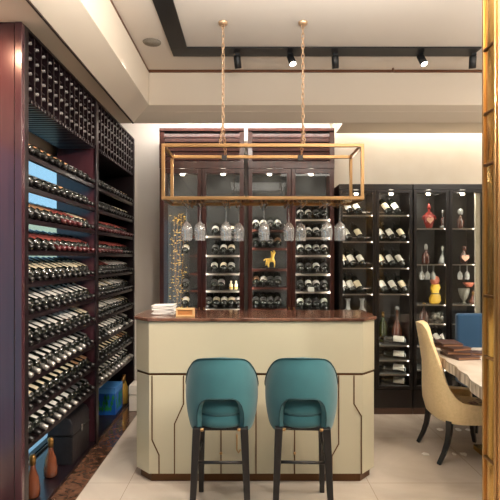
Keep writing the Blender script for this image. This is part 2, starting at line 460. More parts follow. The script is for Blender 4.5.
# ------------------------------------------------------------------ bar
D0 = 3.2
bl = thing('bar_counter', 'cream lacquered bar with clipped corners, bronze inlay lines and brown marble top', 'bar', (.046,3.45,0))
def bpoly(e=0, y1=3.68):
    return [(-.668-.046-e*.4, D0-e-3.45),(.760-.046+e*.4, D0-e-3.45),(.864-.046+e,3.31-3.45-e*.4),(.864-.046+e,y1-3.45),(-.777-.046-e,y1-3.45),(-.777-.046-e,3.31-3.45-e*.4)]
MB().prism(bpoly(), .732, 1.078).obj('fascia', M['cream'], bl, bevel=.003)
MB().prism(bpoly(-.006), .712, .736).obj('bronze_band', M['bronze'], bl, label='dark bronze groove band')
MB().prism(bpoly(-.002), .06, .716).obj('front_panel', M['cream'], bl, bevel=.003)
MB().prism(bpoly(-.03), 0, .06).obj('plinth', M['bronze'], bl)
MB().prism(bpoly(.014, 3.70), 1.078, 1.10).obj('countertop', M['countermarble'], bl, bevel=.004, label='polished brown marble top')
def inlay(pts, wdt=.008, m='bronze', name='inlay_line'):
    mb = MB(); P3 = [P(x, y, D0) for x, y in pts]
    for a, b in zip(P3[:-1], P3[1:]):
        d = Vector((b.x-a.x, b.z-a.z)); L = d.length; nrm = Vector((-d.y, d.x))/L*wdt/2; dn = d/L*wdt*.3
        poly = [(a.x-dn.x+nrm.x, a.z-dn.y+nrm.y),(b.x+dn.x+nrm.x, b.z+dn.y+nrm.y),(b.x+dn.x-nrm.x, b.z+dn.y-nrm.y),(a.x-dn.x-nrm.x, a.z-dn.y-nrm.y)]
        poly = [(x-.046, z) for x, z in poly]
        mb.prism(poly, D0-3.45-.0025+.002, D0-3.45+.006, 'y')
    return mb.obj(name, M[m], bl)
BT = 474.
inlay([(152,376),(152,440),(159,455),(159,BT)])
inlay([(183.5,376),(183.5,404),(174.5,424),(174.5,BT)])
inlay([(256,376),(256,BT)])
inlay([(338.7,376),(338.7,444),(332,456),(332,BT)])
inlay([(354,376),(354,404),(361.3,416),(361.3,BT)])
inlay([(211,376),(211,404),(221,424),(221,BT)])
inlay([(304,376),(304,404),(294.6,424),(294.6,BT)])
for px in (221, 294.6):
    c = P(px, 453, D0)
    MB().sphere((c.x-.046, D0-3.45-.006, c.z), .010).obj('knob', M['brass'], bl)
c = P(237, 440, D0)
MB().tube([(c.x-.046,D0-3.45,c.z+.04),(c.x-.046,D0-3.45-.03,c.z+.04),(c.x-.046,D0-3.45-.035,c.z),(c.x-.046,D0-3.45-.035,c.z-.05),(c.x-.046+.012,D0-3.45-.05,c.z-.065),(c.x-.046+.024,D0-3.45-.06,c.z-.04)], .005).obj('bag_hook', M['brass'], bl)
# tissue pack and card block on the bar
tp = thing('tissue_pack', 'white paper tissue pile on the bar top at its rack end', 'tissues', (-.605,3.42,1.10))
mb = MB()
for q in range(9):
    a = rr.uniform(-.12,.12); m_ = Matrix.Rotation(a,4,'Z') @ Matrix.Rotation(rr.uniform(-.05,.05),4,'Y')
    mb.box(-.075+rr.uniform(-.008,.008),.075+rr.uniform(-.01,.01),-.06,.06,.003+q*.0075,.0085+q*.0075,m_)
mb.obj('tissue_sheets', M['paper'], tp, bevel=.001)
cb = thing('card_holder', 'small pale wooden card holder beside the tissue pile on the bar', 'card holder', (-.437,3.30,1.10))
mb = MB(); mb.box(-.062,.062,-.035,.035,0,.012); mb.box(-.062,.062,-.035,.035,.045,.055); mb.box(-.062,-.05,-.035,.035,.012,.045); mb.box(.05,.062,-.035,.035,.012,.045)
mb.obj('frame', M['lightwood'], cb, bevel=.002)
MB().box(-.05,.05,-.028,.03,.012,.045).obj('card_stack', M['orangewood'], cb)

# ------------------------------------------------------------------ bar stools
def make_stool(label, loc):
    s = thing('bar_stool', label, 'bar stool', loc, 0, 'teal bar stools at the bar')
    nphi = 48; nt_ = 12; MAX = 112
    TT = [(0,.940),(18,.938),(30,.934),(45,.925),(54,.912),(62,.892),(70,.858),(78,.815),(88,.765),(100,.725),(112,.70)]
    def top(p):
        a = abs(p)
        for (a0, z0), (a1, z1) in zip(TT[:-1], TT[1:]):
            if a <= a1: return z0+(z1-z0)*(a-a0)/(a1-a0)
        return TT[-1][1]
    def bot(p):
        a = abs(p)/41
        zb = .50+ (.214*(1-a**4.5)**.5 if a < 1 else 0)
        if abs(p) > 62: zb += .06*(abs(p)-62)/50
        return zb
    def rad(z, p):
        t = (z-.5)/.428
        r = .186+.030*math.sin(PI*min(1,max(0,t))**.9)
        if t > .8: r -= .010*(t-.8)/.2
        return r
    def pt(p, z, off=0):
        a = math.radians(p); r = rad(z,p)+off
        back = .04*max(0, (z-.72))/.2*math.cos(a)
        return (r*math.sin(a), -(r*1.0)*math.cos(a)-max(0,back)*.4+.0, z)
    phis = sorted(set([-MAX+2*MAX*k/nphi for k in range(nphi+1)]+[-41,41,-40.6,40.6,-39.5,39.5,-37.5,37.5,-34,34]))
    vs = []; fs = []
    for p in phis:
        zt, zb = top(p), bot(p)
        for j in range(nt_+1):
            vs.append(pt(p, zb+(zt-zb)*j/nt_))
    n1 = nt_+1
    for i in range(len(phis)-1):
        for j in range(nt_): fs.append((i*n1+j,(i+1)*n1+j,(i+1)*n1+j+1,i*n1+j+1))
    me = MB().add(vs, fs, True)
    o = me.obj('backrest', M['teal'], s)
    so = o.modifiers.new('s','SOLIDIFY'); so.thickness = .036; so.offset = -1
    # make sure it thickens inwards
    bv = o.modifiers.new('b','BEVEL'); bv.width = .011; bv.segments = 3; bv.limit_method = 'ANGLE'; bv.angle_limit = math.radians(50)
    tp_ = [pt(p, top(p)-.004, .003) for p in phis]
    ar = [pt(p, bot(p)+.002, .003) for p in phis if abs(p) <= 41]
    a2 = [pt(p, bot(p)+.002, .003) for p in phis if abs(p) <= 41]
    MB().tube(tp_, .0036, 6).obj('piping', M['tealdark'], o)
    MB().tube(a2, .0038, 6).obj('piping', M['tealdark'], o)
    # seat: upholstered drum with rounded cushion
    prof = [(.001,.53),(.150,.53),(.163,.537),(.167,.555),(.167,.60),(.160,.605),(.168,.612),(.171,.635),(.166,.662),(.150,.678),(.10,.686),(.001,.688)]
    MB().lathe(prof, 40).obj('seat', M['teal'], s)
    MB().lathe([(.1665,.600),(.170,.604),(.170,.608),(.1665,.612)], 40, close=False).obj('seat_piping', M['tealdark'], s)
    MB().box(-.13,.13,-.13,.13,.508,.530).obj('seat_base', M['blackwood'], s, bevel=.006)
    for sx in (-1,1):
        for sy in (-1,1):
            tx, ty = .135*sx, (.150 if sy < 0 else .12)*sy
            bxx, by = (.158 if sy < 0 else .145)*sx, (.215 if sy < 0 else .20)*sy
            def sq(cx, cy, z, h): return [(cx-h,cy-h,z),(cx+h,cy-h,z),(cx+h,cy+h,z),(cx-h,cy+h,z)]
            mb = MB().add(sq(bxx,by,0,.015)+sq(tx,ty,.535,.0225), [(0,3,2,1),(4,5,6,7),(0,1,5,4),(1,2,6,5),(2,3,7,6),(3,0,4,7)])
            lg = mb.obj('leg', M['blackwood'], s, bevel=.004)
            MB().lathe([(.0001,.520),(.012,.520),(.012,.533),(.0001,.533)],10,(tx-.028*sx,ty-.012,0)).obj('ferrule', M['brass'], lg)
    def at(sx, sy, z):
        t = z/.535
        return (((.158 if sy < 0 else .145)*(1-t)+.135*t)*sx, ((.215*(1-t)+.150*t) if sy < 0 else (.20*(1-t)+.12*t))*sy, z)
    for a, b, z in (((-1,-1),(1,-1),.345),((-1,-1),(-1,1),.345),((1,-1),(1,1),.345)):
        MB().tube([at(*a,z), at(*b,z)], .009, 8).obj('footrest_rail', M['blackwood'], s)
    return s
s1 = make_stool('teal velvet bar stool with cut-out back, the one nearer the wine rack', (-.162,2.885,0))
s2 = dup(s1, 'teal velvet bar stool with cut-out back, the one nearer the dining table')
s2.location = (.313,2.885,0); s2.rotation_euler.z = math.radians(-3)

# ------------------------------------------------------------------ hanging glass rack over the bar
XL, XR, YA, YB = -.580, .767, 3.25, 3.62
ZT, ZB = 2.262, 1.905
hr = thing('hanging_glass_rack', 'brass box frame rack hung on chains over the bar for stemware', 'glass rack', ((XL+XR)/2,(YA+YB)/2,ZB))
cx0, cy0 = (XL+XR)/2, (YA+YB)/2
def H(mb, name, m, **k):
    mb.v = [(x-cx0, y-cy0, z-ZB) for x, y, z in mb.v]
    return mb.obj(name, m, hr, **k)
t = .011
for y in (YA, YB):
    H(MB().box(XL-t,XR+t,y-t,y+t,ZT-t,ZT+t), 'top_rail', M['brass'], bevel=.002)
    H(MB().box(XL-t,XR+t,y-t,y+t,ZB-t,ZB+t), 'bottom_rail', M['brass'], bevel=.002)
    for x in (XL, XR): H(MB().box(x-t,x+t,y-t,y+t,ZB+t,ZT-t), 'upright', M['brass'], bevel=.002)
for x in (XL, XR):
    H(MB().box(x-t,x+t,YA+t,YB-t,ZT-t,ZT+t), 'top_rail', M['brass'], bevel=.002)
    H(MB().box(x-t,x+t,YA+t,YB-t,ZB-t,ZB+t), 'bottom_rail', M['brass'], bevel=.002)
H(MB().box(XL+t,XR-t,YA+t,YB-t,ZB+.0,ZB+.008), 'shelf_plate', M['brasspol'])
GPX = [186.8,200,226,238.8,264,288.8,300.8,326.8,340]
GY = [3.38,3.38,3.38,3.50,3.40,3.44,3.50,3.36,3.40]
rl = MB()
for px, gy in zip(GPX, GY):
    gx = (px-249)*gy/F
    for q in (-.017,.017): rl.box(gx+q-.0035, gx+q+.0035, YA+t, YB-t, ZB-.032, ZB-.026)
    for q in (-.017,.017): rl.box(gx+q-.002, gx+q+.002, YA+.03, YA+.036, ZB-.027, ZB+.001); rl.box(gx+q-.002, gx+q+.002, YB-.036, YB-.03, ZB-.027, ZB+.001)
H(rl, 'glass_rail', M['brass'])
# chains (flat link chains built as one part each)
def chain(p0, p1, pitch=.036, name='chain'):
    p0 = Vector(p0); p1 = Vector(p1); L = (p1-p0).length; n = max(1, int(L/pitch)); d = (p1-p0)/n
    dn = d.normalized(); u = Vector((0,1,0)) if abs(dn.y) < .6 else Vector((1,0,0))
    u = (u-dn*u.dot(dn)).normalized(); v = dn.cross(u); mb = MB()
    for k in range(n):
        c = p0+d*(k+.5); a = (u if k%2 else v)
        a = (u*math.cos(.5)+v*math.sin(.5)) if k%2 else (u*math.cos(.5+PI/2)+v*math.sin(.5+PI/2))
        hl = d.length*.72; hw = .0105
        pts = [c+dn*hl*math.cos(q*PI/5)+a*hw*math.sin(q*PI/5) for q in range(10)]
        mb.tube(pts, .0027, 5, closed=True)
    return H(mb, name, M['chain'])
for cx in (-.186,.386):
    chain((cx,3.44,3.18),(cx,3.44,2.46), name='chain')
    chain((cx,3.44,2.46),(cx-.01,YA,ZT+.01), name='chain')
    chain((cx,3.44,2.46),(cx+.01,YB,ZT+.01), name='chain')
    H(MB().lathe([(.001,3.172),(.03,3.172),(.034,3.186),(.034,3.19),(.001,3.19)],16,(cx,3.44,0)), 'ceiling_rose', M['chain'])
    H(MB().box(cx-.02,cx+.02,YB-.013,YB+.013,ZT-.03,ZT+.016), 'hanger_clip', M['blackmetal'], bevel=.003)
# wine glasses, upside down
GP = [(.0355,.0),(.0365,.012),(.0405,.05),(.0395,.085),(.030,.112),(.012,.128),(.0042,.136),(.0034,.15),(.0034,.24),(.006,.249),(.036,.256),(.036,.258)]
gorder = 'first second third fourth fifth sixth seventh eighth ninth'.split()
g0 = None
for i, (px, gy) in enumerate(zip(GPX, GY)):
    if g0 is None:
        g0 = thing('hanging_wine_glass', '', 'wine glass')
        MB().lathe(GP[:7], 24, close=False).obj('bowl', M['glass'], g0)
        MB().lathe(GP[6:10], 12, close=False).obj('stem', M['glass'], g0)
        MB().lathe(GP[9:], 24).obj('foot', M['glass'], g0)
        g = g0
    else: g = dup(g0)
    tag(g, 'clear wine glass hanging upside down from the brass rack, %s from the rack end nearest the wine wall' % gorder[i], 'wine glass', 'wine glasses hanging under the brass rack')
    g['label'] = 'clear stemmed glass hanging upside down, %s in row from the wine wall end' % gorder[i]
    g.location = ((px-249)*gy/F, gy, ZB-.026+.0-.256)

# ------------------------------------------------------------------ mahogany wine cabinets
YC = 4.69
def cab_frame(name, label, x0, x1, depth, z1, doors, mid, mm, y0=YC, base=.12, head=2.36, stile=.042, top_z=None, handle=True, louver=True, back='ebony2'):
    c = thing(name, label, 'cabinet', (x0, y0, 0))
    def A(mb, n, m, par=None, **k):
        mb.v = [(x-x0, y-y0, z) for x, y, z in mb.v]
        return mb.obj(n, M[m] if isinstance(m, str) else m, par or c, **k)
    A(MB().box(x0,x0+.02,y0+.02,y0+depth,0,z1), 'side_panel', mm, bevel=.002)
    A(MB().box(x1-.02,x1,y0+.02,y0+depth,0,z1), 'side_panel', mm, bevel=.002)
    A(MB().box(x0+.02,x1-.02,y0+depth-.015,y0+depth,base,z1), 'back_panel', back)
    A(MB().box(x0,x1,y0,y0+depth,0,base), 'plinth', mm, bevel=.002)
    A(MB().box(x0+.02,x1-.02,y0+.02,y0+depth-.015,head+.02,head+.05), 'top_board', mm)
    return c, A
for ui, (x0, x1, nm) in enumerate(((-.875,-.048,'nearer the wine rack'),(-.012,.835,'nearer the black display cabinets'))):
    lab = ('mahogany wine cabinet with glass doors and slatted top behind the bar, %s' % nm)
    c, A = cab_frame('wine_cabinet', 'mahogany wine cabinet with slatted top behind the bar, %s' % nm, x0, x1, .40, 2.765, 2, 0, 'mahogany', back='darkback')
    # slatted top section
    A(MB().box(x0,x0+.045,YC,YC+.03,2.44,2.765), 'top_stile', 'mahogany', bevel=.002)
    A(MB().box(x1-.045,x1,YC,YC+.03,2.44,2.765), 'top_stile', 'mahogany', bevel=.002)
    mb = MB(); z = 2.45
    for q in range(6):
        zz = 2.455+q*.045
        mb.prism([(YC+.005,zz),(YC+.012,zz+.036),(YC+.03,zz+.040),(YC+.024,zz)], x0+.045, x1-.045, 'x')
    A(mb, 'louvre_panel', 'mahogany')
    A(MB().box(x0+.02,x1-.02,YC+.03,YC+.045,2.44,2.765), 'top_backing', 'rackwood')
    A(MB().box(x0,x1,YC-.012,YC+.04,2.738,2.768), 'crown_rail', 'mahogany', bevel=.003)
    A(MB().box(x0,x1,YC-.004,YC+.03,2.375,2.445), 'header_rail', 'mahogany', bevel=.004)
    xm = (x0+x1)/2
    for di, (a, b) in enumerate(((x0+.004,xm-.002),(xm+.002,x1-.004))):
        st = .04
        mb = MB(); mb.box(a,a+st,YC-.012,YC+.012,.125,2.372); mb.box(b-st,b,YC-.012,YC+.012,.125,2.372)
        mb.box(a+st,b-st,YC-.012,YC+.012,2.325,2.372); mb.box(a+st,b-st,YC-.012,YC+.012,.125,.19)
        d = A(mb, 'door', 'mahogany', bevel=.003)
        A(MB().box(a+st,b-st,YC-.002,YC+.002,.19,2.325), 'pane', 'pane', d)
        hx = b-st*.5 if di == 0 else a+st*.5
        A(MB().box(hx-.005,hx+.005,YC-.03,YC-.012,.95,1.02), 'handle', 'brass', d, bevel=.002)
    A(MB().box(xm-.012,xm+.012,YC+.02,YC+.385,.12,2.38), 'divider', 'mahogany')
    for (a, b, zs, mt) in ([(-.595,xm-.012,[1.72,1.53,1.35,1.18,1.0,.8,.55,.32],'mahogany'),(xm+.012,x1-.02,[1.72,1.53,1.35,1.18,1.0,.8,.55,.32],'shelfmetal')] if ui == 0 else
                       [(x0+.02,xm-.012,[1.78,1.60,1.392,1.21,1.0,.8,.55,.32],'mahogany'),(xm+.012,x1-.02,[2.075,1.885,1.705,1.53,1.345,1.17,.985,.8,.55,.32],'shelfmetal')]):
        for z in zs:
            sh = A(MB().box(a,b,YC+.06,YC+.38,z-.018,z-.004), 'shelf', 'ebony')
            A(MB().box(a,b,YC+.052,YC+.06,z-.021,z-.001), 'edge_strip', mt, sh)
    # small warm lamp fixtures inside the head of each half
    for a, b in ((x0+.02,xm-.012),(xm+.012,x1-.02)):
        cx_ = (a+b)/2
        A(MB().lathe([(.001,2.325),(.02,2.325),(.022,2.335),(.022,2.38),(.001,2.38)],16,(cx_,YC+.10,0)), 'cabinet_lamp', 'ledlens')
rc = random.Random(5)
def mah_row(pxs, z, door, shelfword, kinds, words, y=YC+.06):
    for i, px in enumerate(pxs):
        k = KN[rc.choice(kinds)]
        k = (k[0], k[1], k[2], (.110,.190), 80)
        D = YC+.18; x = (px-249)*(YC+.12)/F
        d = Vector((0,-.92,-.39)).normalized(); tip = Vector((x, YC+.065, z+.016))
        o_ = new_bottle(k, tip-d*.2765*.93, d, (0,0,1),
          '%s-labelled wine bottle, %s from %s, %s, %s mahogany door' % (WORD[k[0]].replace(' ','-'), ORD[i], 'rack side', shelfword, door), 'wine bottles lying in the mahogany cabinets')
        o_.scale = (.93,.93,.93)
SH = ['on %s shelf up' % o for o in ORD]
for row, (pxs, z) in enumerate((([215,223.4,231.3],1.72),([215,223.4,231.3],1.53),([214,223.4,231],1.35),([214,221],1.18),([208.3,216,224,231.3,238.5],1.0))):
    mah_row(pxs, z, 'second', '%s row above bar' % ORD[4-row], [0,1,1,4], 'the rack side')
for row, (pxs, z) in enumerate((([256,263.5,270.7,278],1.78),([256,263.5,270.7,278],1.60),([256,263.5,270.7,278],1.21),([256,263.5,270.7,278],1.0))):
    mah_row(pxs, z, 'third', '%s row above bar' % ORD[3-row], [4,1,3], 'the rack side')
for row, z in enumerate((1.885,1.705,1.53,1.345,1.17,.985)):
    mah_row([301,309,317,325], z, 'fourth', '%s row above bar' % ORD[5-row], [1,4,1], 'the rack side')
for row, z in enumerate((1.53,1.18,1.0)):
    mah_row([185], z, 'first', '%s row above bar' % ORD[2-row], [1,4], 'the rack side')

# gold flecks standing in for a reflection in the first cabinet's glass
gs = thing('gold_reflection', 'tall column of small gold flecks imitating a reflection behind the first mahogany glass door', 'ornament', (-.705,YC+.13,.12))
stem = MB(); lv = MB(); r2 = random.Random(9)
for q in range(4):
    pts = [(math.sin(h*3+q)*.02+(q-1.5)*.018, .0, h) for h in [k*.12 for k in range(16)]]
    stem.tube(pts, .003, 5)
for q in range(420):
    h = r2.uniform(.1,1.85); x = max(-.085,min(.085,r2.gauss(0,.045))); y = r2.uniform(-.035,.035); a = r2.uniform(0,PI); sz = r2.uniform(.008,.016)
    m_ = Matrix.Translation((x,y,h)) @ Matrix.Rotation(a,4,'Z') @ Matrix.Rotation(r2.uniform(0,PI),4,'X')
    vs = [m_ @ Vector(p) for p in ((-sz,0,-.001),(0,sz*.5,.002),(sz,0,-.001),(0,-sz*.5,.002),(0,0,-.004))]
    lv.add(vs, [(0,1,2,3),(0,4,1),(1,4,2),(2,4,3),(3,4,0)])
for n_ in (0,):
    stem.obj('reflection_stem', M['brassdark'], gs); o = lv.obj('reflection_flecks', M['gold'], gs); o['kind'] = 'stuff'
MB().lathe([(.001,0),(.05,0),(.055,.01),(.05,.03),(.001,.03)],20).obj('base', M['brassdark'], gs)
# gold horse-like figurine in the third compartment
hs = thing('gold_figurine', 'gold rearing animal figurine on a shelf behind the third mahogany door', 'figurine', (P(272,0,YC+.14).x, YC+.14, 1.388))
hs.scale = (.78,)*3
bm_ = bmesh.new()
joints = [(0,0,.12),(.01,0,.17),(.03,0,.21),(.05,0,.215),(-.045,0,.115),(-.075,0,.08),(-.08,0,.045),(.03,0,.10),(.035,0,.06),(.03,0,.02),(-.05,0,.06),(-.04,0,.02),(-.085,0,.13),(-.11,0,.11),(.02,0,.25),(-.01,0,.23)]
edges = [(0,1),(1,2),(2,3),(0,4),(4,5),(5,6),(0,7),(7,8),(8,9),(4,10),(10,11),(4,12),(12,13),(2,14),(1,15)]
radii = [.024,.018,.012,.007,.024,.012,.006,.012,.007,.006,.012,.006,.008,.004,.005,.008]
me = bpy.data.meshes.new('figurine_body'); me.from_pydata(joints, edges, []); fo = bpy.data.objects.new('body', me); C.objects.link(fo); fo.parent = hs
sk = fo.modifiers.new('sk','SKIN')
for i_, r_ in enumerate(radii): me.skin_vertices[0].data[i_].radius = (r_*1.15, r_*1.15)
me.skin_vertices[0].data[0].use_root = True
fo.modifiers.new('ss','SUBSURF').levels = 1; me.materials.append(M['gold'])
MB().box(-.08,.08,-.04,.04,0,.018).obj('base', M['blackwood'], hs, bevel=.002)
fg = cat_obj('price_card', MB().box(-.03,.03,-.003,.003,0,.042), M['paper'], 'small white card standing on a shelf edge behind the fourth mahogany door', 'card')
fg.location = (P(311,0,YC+.045).x, YC+.048, 1.17)
# pale wrapped boxes beside the bottles, second door
for q, px in enumerate((231,236)):
    cl = thing('pale_ornament', 'small gold and cream ornament behind second mahogany door, %s of two' % ('nearer the rack' if q == 0 else 'nearer the paper card'), 'ornament', (P(px,0,YC+.12).x, YC+.12, 1.18))
    MB().lathe([(.001,0),(.018,0),(.016,.02),(.02,.05),(.008,.07),(.012,.085),(.001,.095)],14).obj('body', M['label_cream'], cl)
    MB().lathe([(.0205,.015),(.0205,.03)],14,close=False).obj('gold_band', M['gold'], cl)

# ------------------------------------------------------------------ black display cabinets
YD = 4.61; KD = F/YD
dcab = []
for ui, (x0, x1, shelves, labt) in enumerate(((.866,1.570,[1.915,1.66,1.405,1.153,.905,.654,.51,.376,.25],'black display cabinet with racked wine bottles beside the mahogany cabinets'),
                                        (1.576,2.262,[1.787,1.44,1.05,.865,.645,.42],'black display cabinet with fancy decanters behind the dining table'))):
    c, A = cab_frame('display_cabinet', labt, x0, x1, .345, 2.21, 2, 0, 'ebony', y0=YD, base=.24, head=2.14)
    A(MB().box(x0-.001,x1+.001,YD-.003,YD+.002,0,.06), 'kick_board', 'brownbase')
    A(MB().box(x0,x1,YD-.002,YD+.02,2.155,2.21), 'header_rail', 'ebony', bevel=.002)
    xm = (x0+x1)/2
    for di, (a, b) in enumerate(((x0+.003,xm-.0015),(xm+.0015,x1-.003))):
        st = .03
        mb = MB(); mb.box(a,a+st,YD-.010,YD+.010,.245,2.152); mb.box(b-st,b,YD-.010,YD+.010,.245,2.152)
        mb.box(a+st,b-st,YD-.010,YD+.010,2.125,2.152); mb.box(a+st,b-st,YD-.010,YD+.010,.245,.275)
        d = A(mb, 'door', 'ebony', bevel=.002)
        A(MB().box(a+st,b-st,YD-.0015,YD+.0015,.275,2.125), 'pane', 'pane', d)
    A(MB().box(xm-.01,xm+.01,YD+.02,YD+.33,.24,2.14), 'divider', 'ebony')
    if ui == 1: A(MB().box(2.186,2.238,YD+.016,YD+.045,.245,2.135), 'side_lining', 'wall', label='cream side lining')
    for z in shelves:
        for a, b in ((x0+.02,xm-.01),(xm+.01,x1-.02)):
            if ui == 0 and z == .905 and a > xm: continue
            sh = A(MB().box(a,b,YD+.03,YD+.325,z-.008,z-.001), 'shelf', 'shelfglass')
            A(MB().box(a,b,YD+.024,YD+.03,z-.012,z-.0), 'edge_strip', 'shelfmetal', sh)
            if ui == 0 and z > 1.1:
                A(MB().box(a,b,YD+.20,YD+.206,z+.04,z+.048), 'rear_rail', 'shelfmetal', sh)
    for a, b in ((x0+.02,xm-.01),(xm+.01,x1-.02)):
        A(MB().lathe([(.001,2.115),(.018,2.115),(.02,2.122),(.02,2.16),(.001,2.16)],16,((a+b)/2,YD+.08,0)), 'cabinet_lamp', 'ledlens')
# racked bottles facing out
rows = [(1.915,[348.5,357,386.4,396]),(1.66,[347,358.8,381,390.5,401.5]),(1.405,[343.5,351.5,361,381.5,390.5,400]),(1.153,[343.5,351,358.5,383,393,403])]
for ri, (z, pxs) in enumerate(rows):
    for i, px in enumerate(pxs):
        k = (['label_white','label_white','label_cream'][(i+ri)%3] if i < len(pxs)-1 or ri != 3 else 'label_cream', 'cap_black', 'bottle', (.05,.14), 75)
        d = Vector((-.24,.57,.62)).normalized()
        x = (px-249)*(YD+.10)/F + .018
        loc = Vector((x, YD+.062, z+.022))
        door = 'first' if px < 373 else 'second'
        j = i if px < 373 else i-len([p for p in pxs if p < 373])
        new_bottle(k, loc, d, (.1,-1,.35), '%s-labelled wine bottle leaning on %s shelf down, %s behind %s black-framed door' % (WORD[k[0]], ORD[ri], ORD[j], door), 'wine bottles leaning in the black display cabinet').scale = (.86,)*3
for ri, z in enumerate((.654,.51,.376,.25)):
    k = ('label_white','cap_black','bottle',(.02,.12),75)
    d = Vector((-.93,.33,.03)).normalized(); x = P(406,0,YD+.09).x
    new_bottle(k, Vector((x,YD+.085,z+.040)), d, (.05,-.55,.75), 'wine bottle lying sideways with white label, %s of low shelves in black display cabinet' % ORD[ri], 'wine bottles lying on the low shelves')
for i, px in enumerate((423,430.5,438,445.5)):
    k = ('label_white','cap_black','bottle', (.05,.14), 75)
    d = Vector((-.24,.57,.5)).normalized(); x = (px-249)*(YD+.1)/F+.018
    o_ = new_bottle(k, Vector((x,YD+.062,.645+.022)), d, (.1,-1,.35), 'white-labelled wine bottle leaning %s from cream chair, shelf above the table' % ORD[i], 'wine bottles leaning behind the dining chair'); o_.scale = (.8,)*3
def fancy(name, prof, m, px, z, label, cat='bottle', y=YD+.12, sx=1, sy=1, extra=()):
    o = thing(name, label, cat, (P(px,0,y).x, y, z))
    MB().lathe(prof, 20, sx=sx, sy=sy).obj('body', M[m], o)
    for (n, pr, mm) in extra: MB().lathe(pr, 18, sx=sx if n != 'stopper' else 1, sy=sy if n != 'stopper' else 1).obj(n, M[mm], o)
    return o
def heart(o, z, w, m='pinklabel', y=-.03):
    pts = []
    for k in range(18):
        t_ = 2*PI*k/18
        pts.append((w*16*math.sin(t_)**3/16, z+w*(13*math.cos(t_)-5*math.cos(2*t_)-2*math.cos(3*t_)-math.cos(4*t_))/16))
    MB().prism(pts, y-.004, y, 'y').obj('heart_plaque', M[m], o)
Zt = 1.787
o = fancy('ornate_decanter', [(.001,0),(.022,0),(.03,.01),(.05,.07),(.055,.11),(.04,.15),(.012,.17),(.010,.2)], 'redglass', 429, Zt, 'red winged decanter with pink heart on the top shelf above the dining table', 'decanter', sy=.55,
      extra=[('stopper',[(.016,.195),(.02,.21),(.012,.235),(.001,.25)],'redglass'),('foot_ring',[(.001,-.0),(.026,0),(.026,.012),(.001,.012)],'brownglass')])
heart(o, .085, .035, y=-.030)
for s_ in (-1,1):
    MB().tube([(s_*.03,0,.14),(s_*.058,0,.125),(s_*.068,0,.10),(s_*.06,0,.085)], [.008,.008,.006,.002], 8).obj('wing', M['redglass'], o)
o = fancy('crystal_bottle', [(.001,0),(.034,0),(.038,.03),(.026,.09),(.012,.12),(.010,.15)], 'clearfake', 443.5, Zt, 'slim dark crystal bottle beside the red decanter on the top display shelf', sy=.7,
      extra=[('stopper',[(.012,.145),(.018,.165),(.016,.185),(.001,.195)],'cap_silver'),('dark_body',[(.0385,.03),(.0275,.09),(.0135,.12)],'brownglass')])
o = fancy('perfume_decanter', [(.001,0),(.022,0),(.032,.03),(.034,.07),(.024,.105),(.012,.12),(.012,.14)], 'brownglass', 460.5, Zt, 'pink and brown decanter with round stopper on the top shelf, fourth glass door', 'decanter', sy=.6,
      extra=[('stopper',[(.014,.135),(.026,.155),(.028,.175),(.02,.195),(.001,.20)],'clearfake'),('oval_plaque',[(.001,.02),(.020,.04),(.022,.06),(.001,.09)],'pinklabel')])
o = fancy('square_decanter', [(.001,0),(.036,0),(.038,.01),(.038,.09),(.02,.11),(.012,.12),(.012,.145)], 'brownglass', 426, 1.44, 'dark square decanter on second shelf down beside a clear crystal one', 'decanter', sy=.8,
      extra=[('stopper',[(.014,.14),(.017,.16),(.014,.19),(.001,.20)],'clearfake'),('plaque',[(.001,.03),(.018,.03),(.018,.08),(.001,.08)],'label_tan')])
o = fancy('crystal_decanter', [(.001,0),(.045,0),(.048,.02),(.03,.07),(.012,.10),(.010,.14)], 'clearfake', 443, 1.44, 'clear cone-shaped crystal decanter beside the dark square decanter', 'decanter', sy=.7,
      extra=[('stopper',[(.012,.135),(.016,.155),(.012,.175),(.001,.18)],'whitecer')])
o = fancy('heart_decanter', [(.001,0),(.025,0),(.04,.03),(.046,.07),(.036,.10),(.014,.12),(.011,.15)], 'brownglass', 464, 1.44, 'brown decanter with a large pink heart, second shelf of fourth glass door', 'decanter', sy=.6,
      extra=[('stopper',[(.014,.145),(.026,.155),(.024,.175),(.001,.182)],'brownglass')])
heart(o, .062, .038, y=-.030)
# hanging small glasses under the second shelf
gi = 0; gq = None
for px in (422,427.5,433,460,467):
    if gq is None:
        gq = thing('hanging_tasting_glass', '', 'glass')
        MB().lathe([(.02,0),(.026,.03),(.022,.06),(.006,.08),(.003,.085)],16,close=False).obj('bowl', M['clearfake'], gq)
        MB().lathe([(.003,.085),(.003,.135),(.022,.142)],12,close=False).obj('stem', M['clearfake'], gq)
        o = gq
    else: o = dup(gq)
    y = YD+.10; o.location = (P(px,0,y).x, y, 1.432-.1425)
    tag(o, 'small stemmed glass hanging upside down, %s along, under the second decanter shelf' % ORD[gi], 'glass', 'tasting glasses under the display shelf'); gi += 1
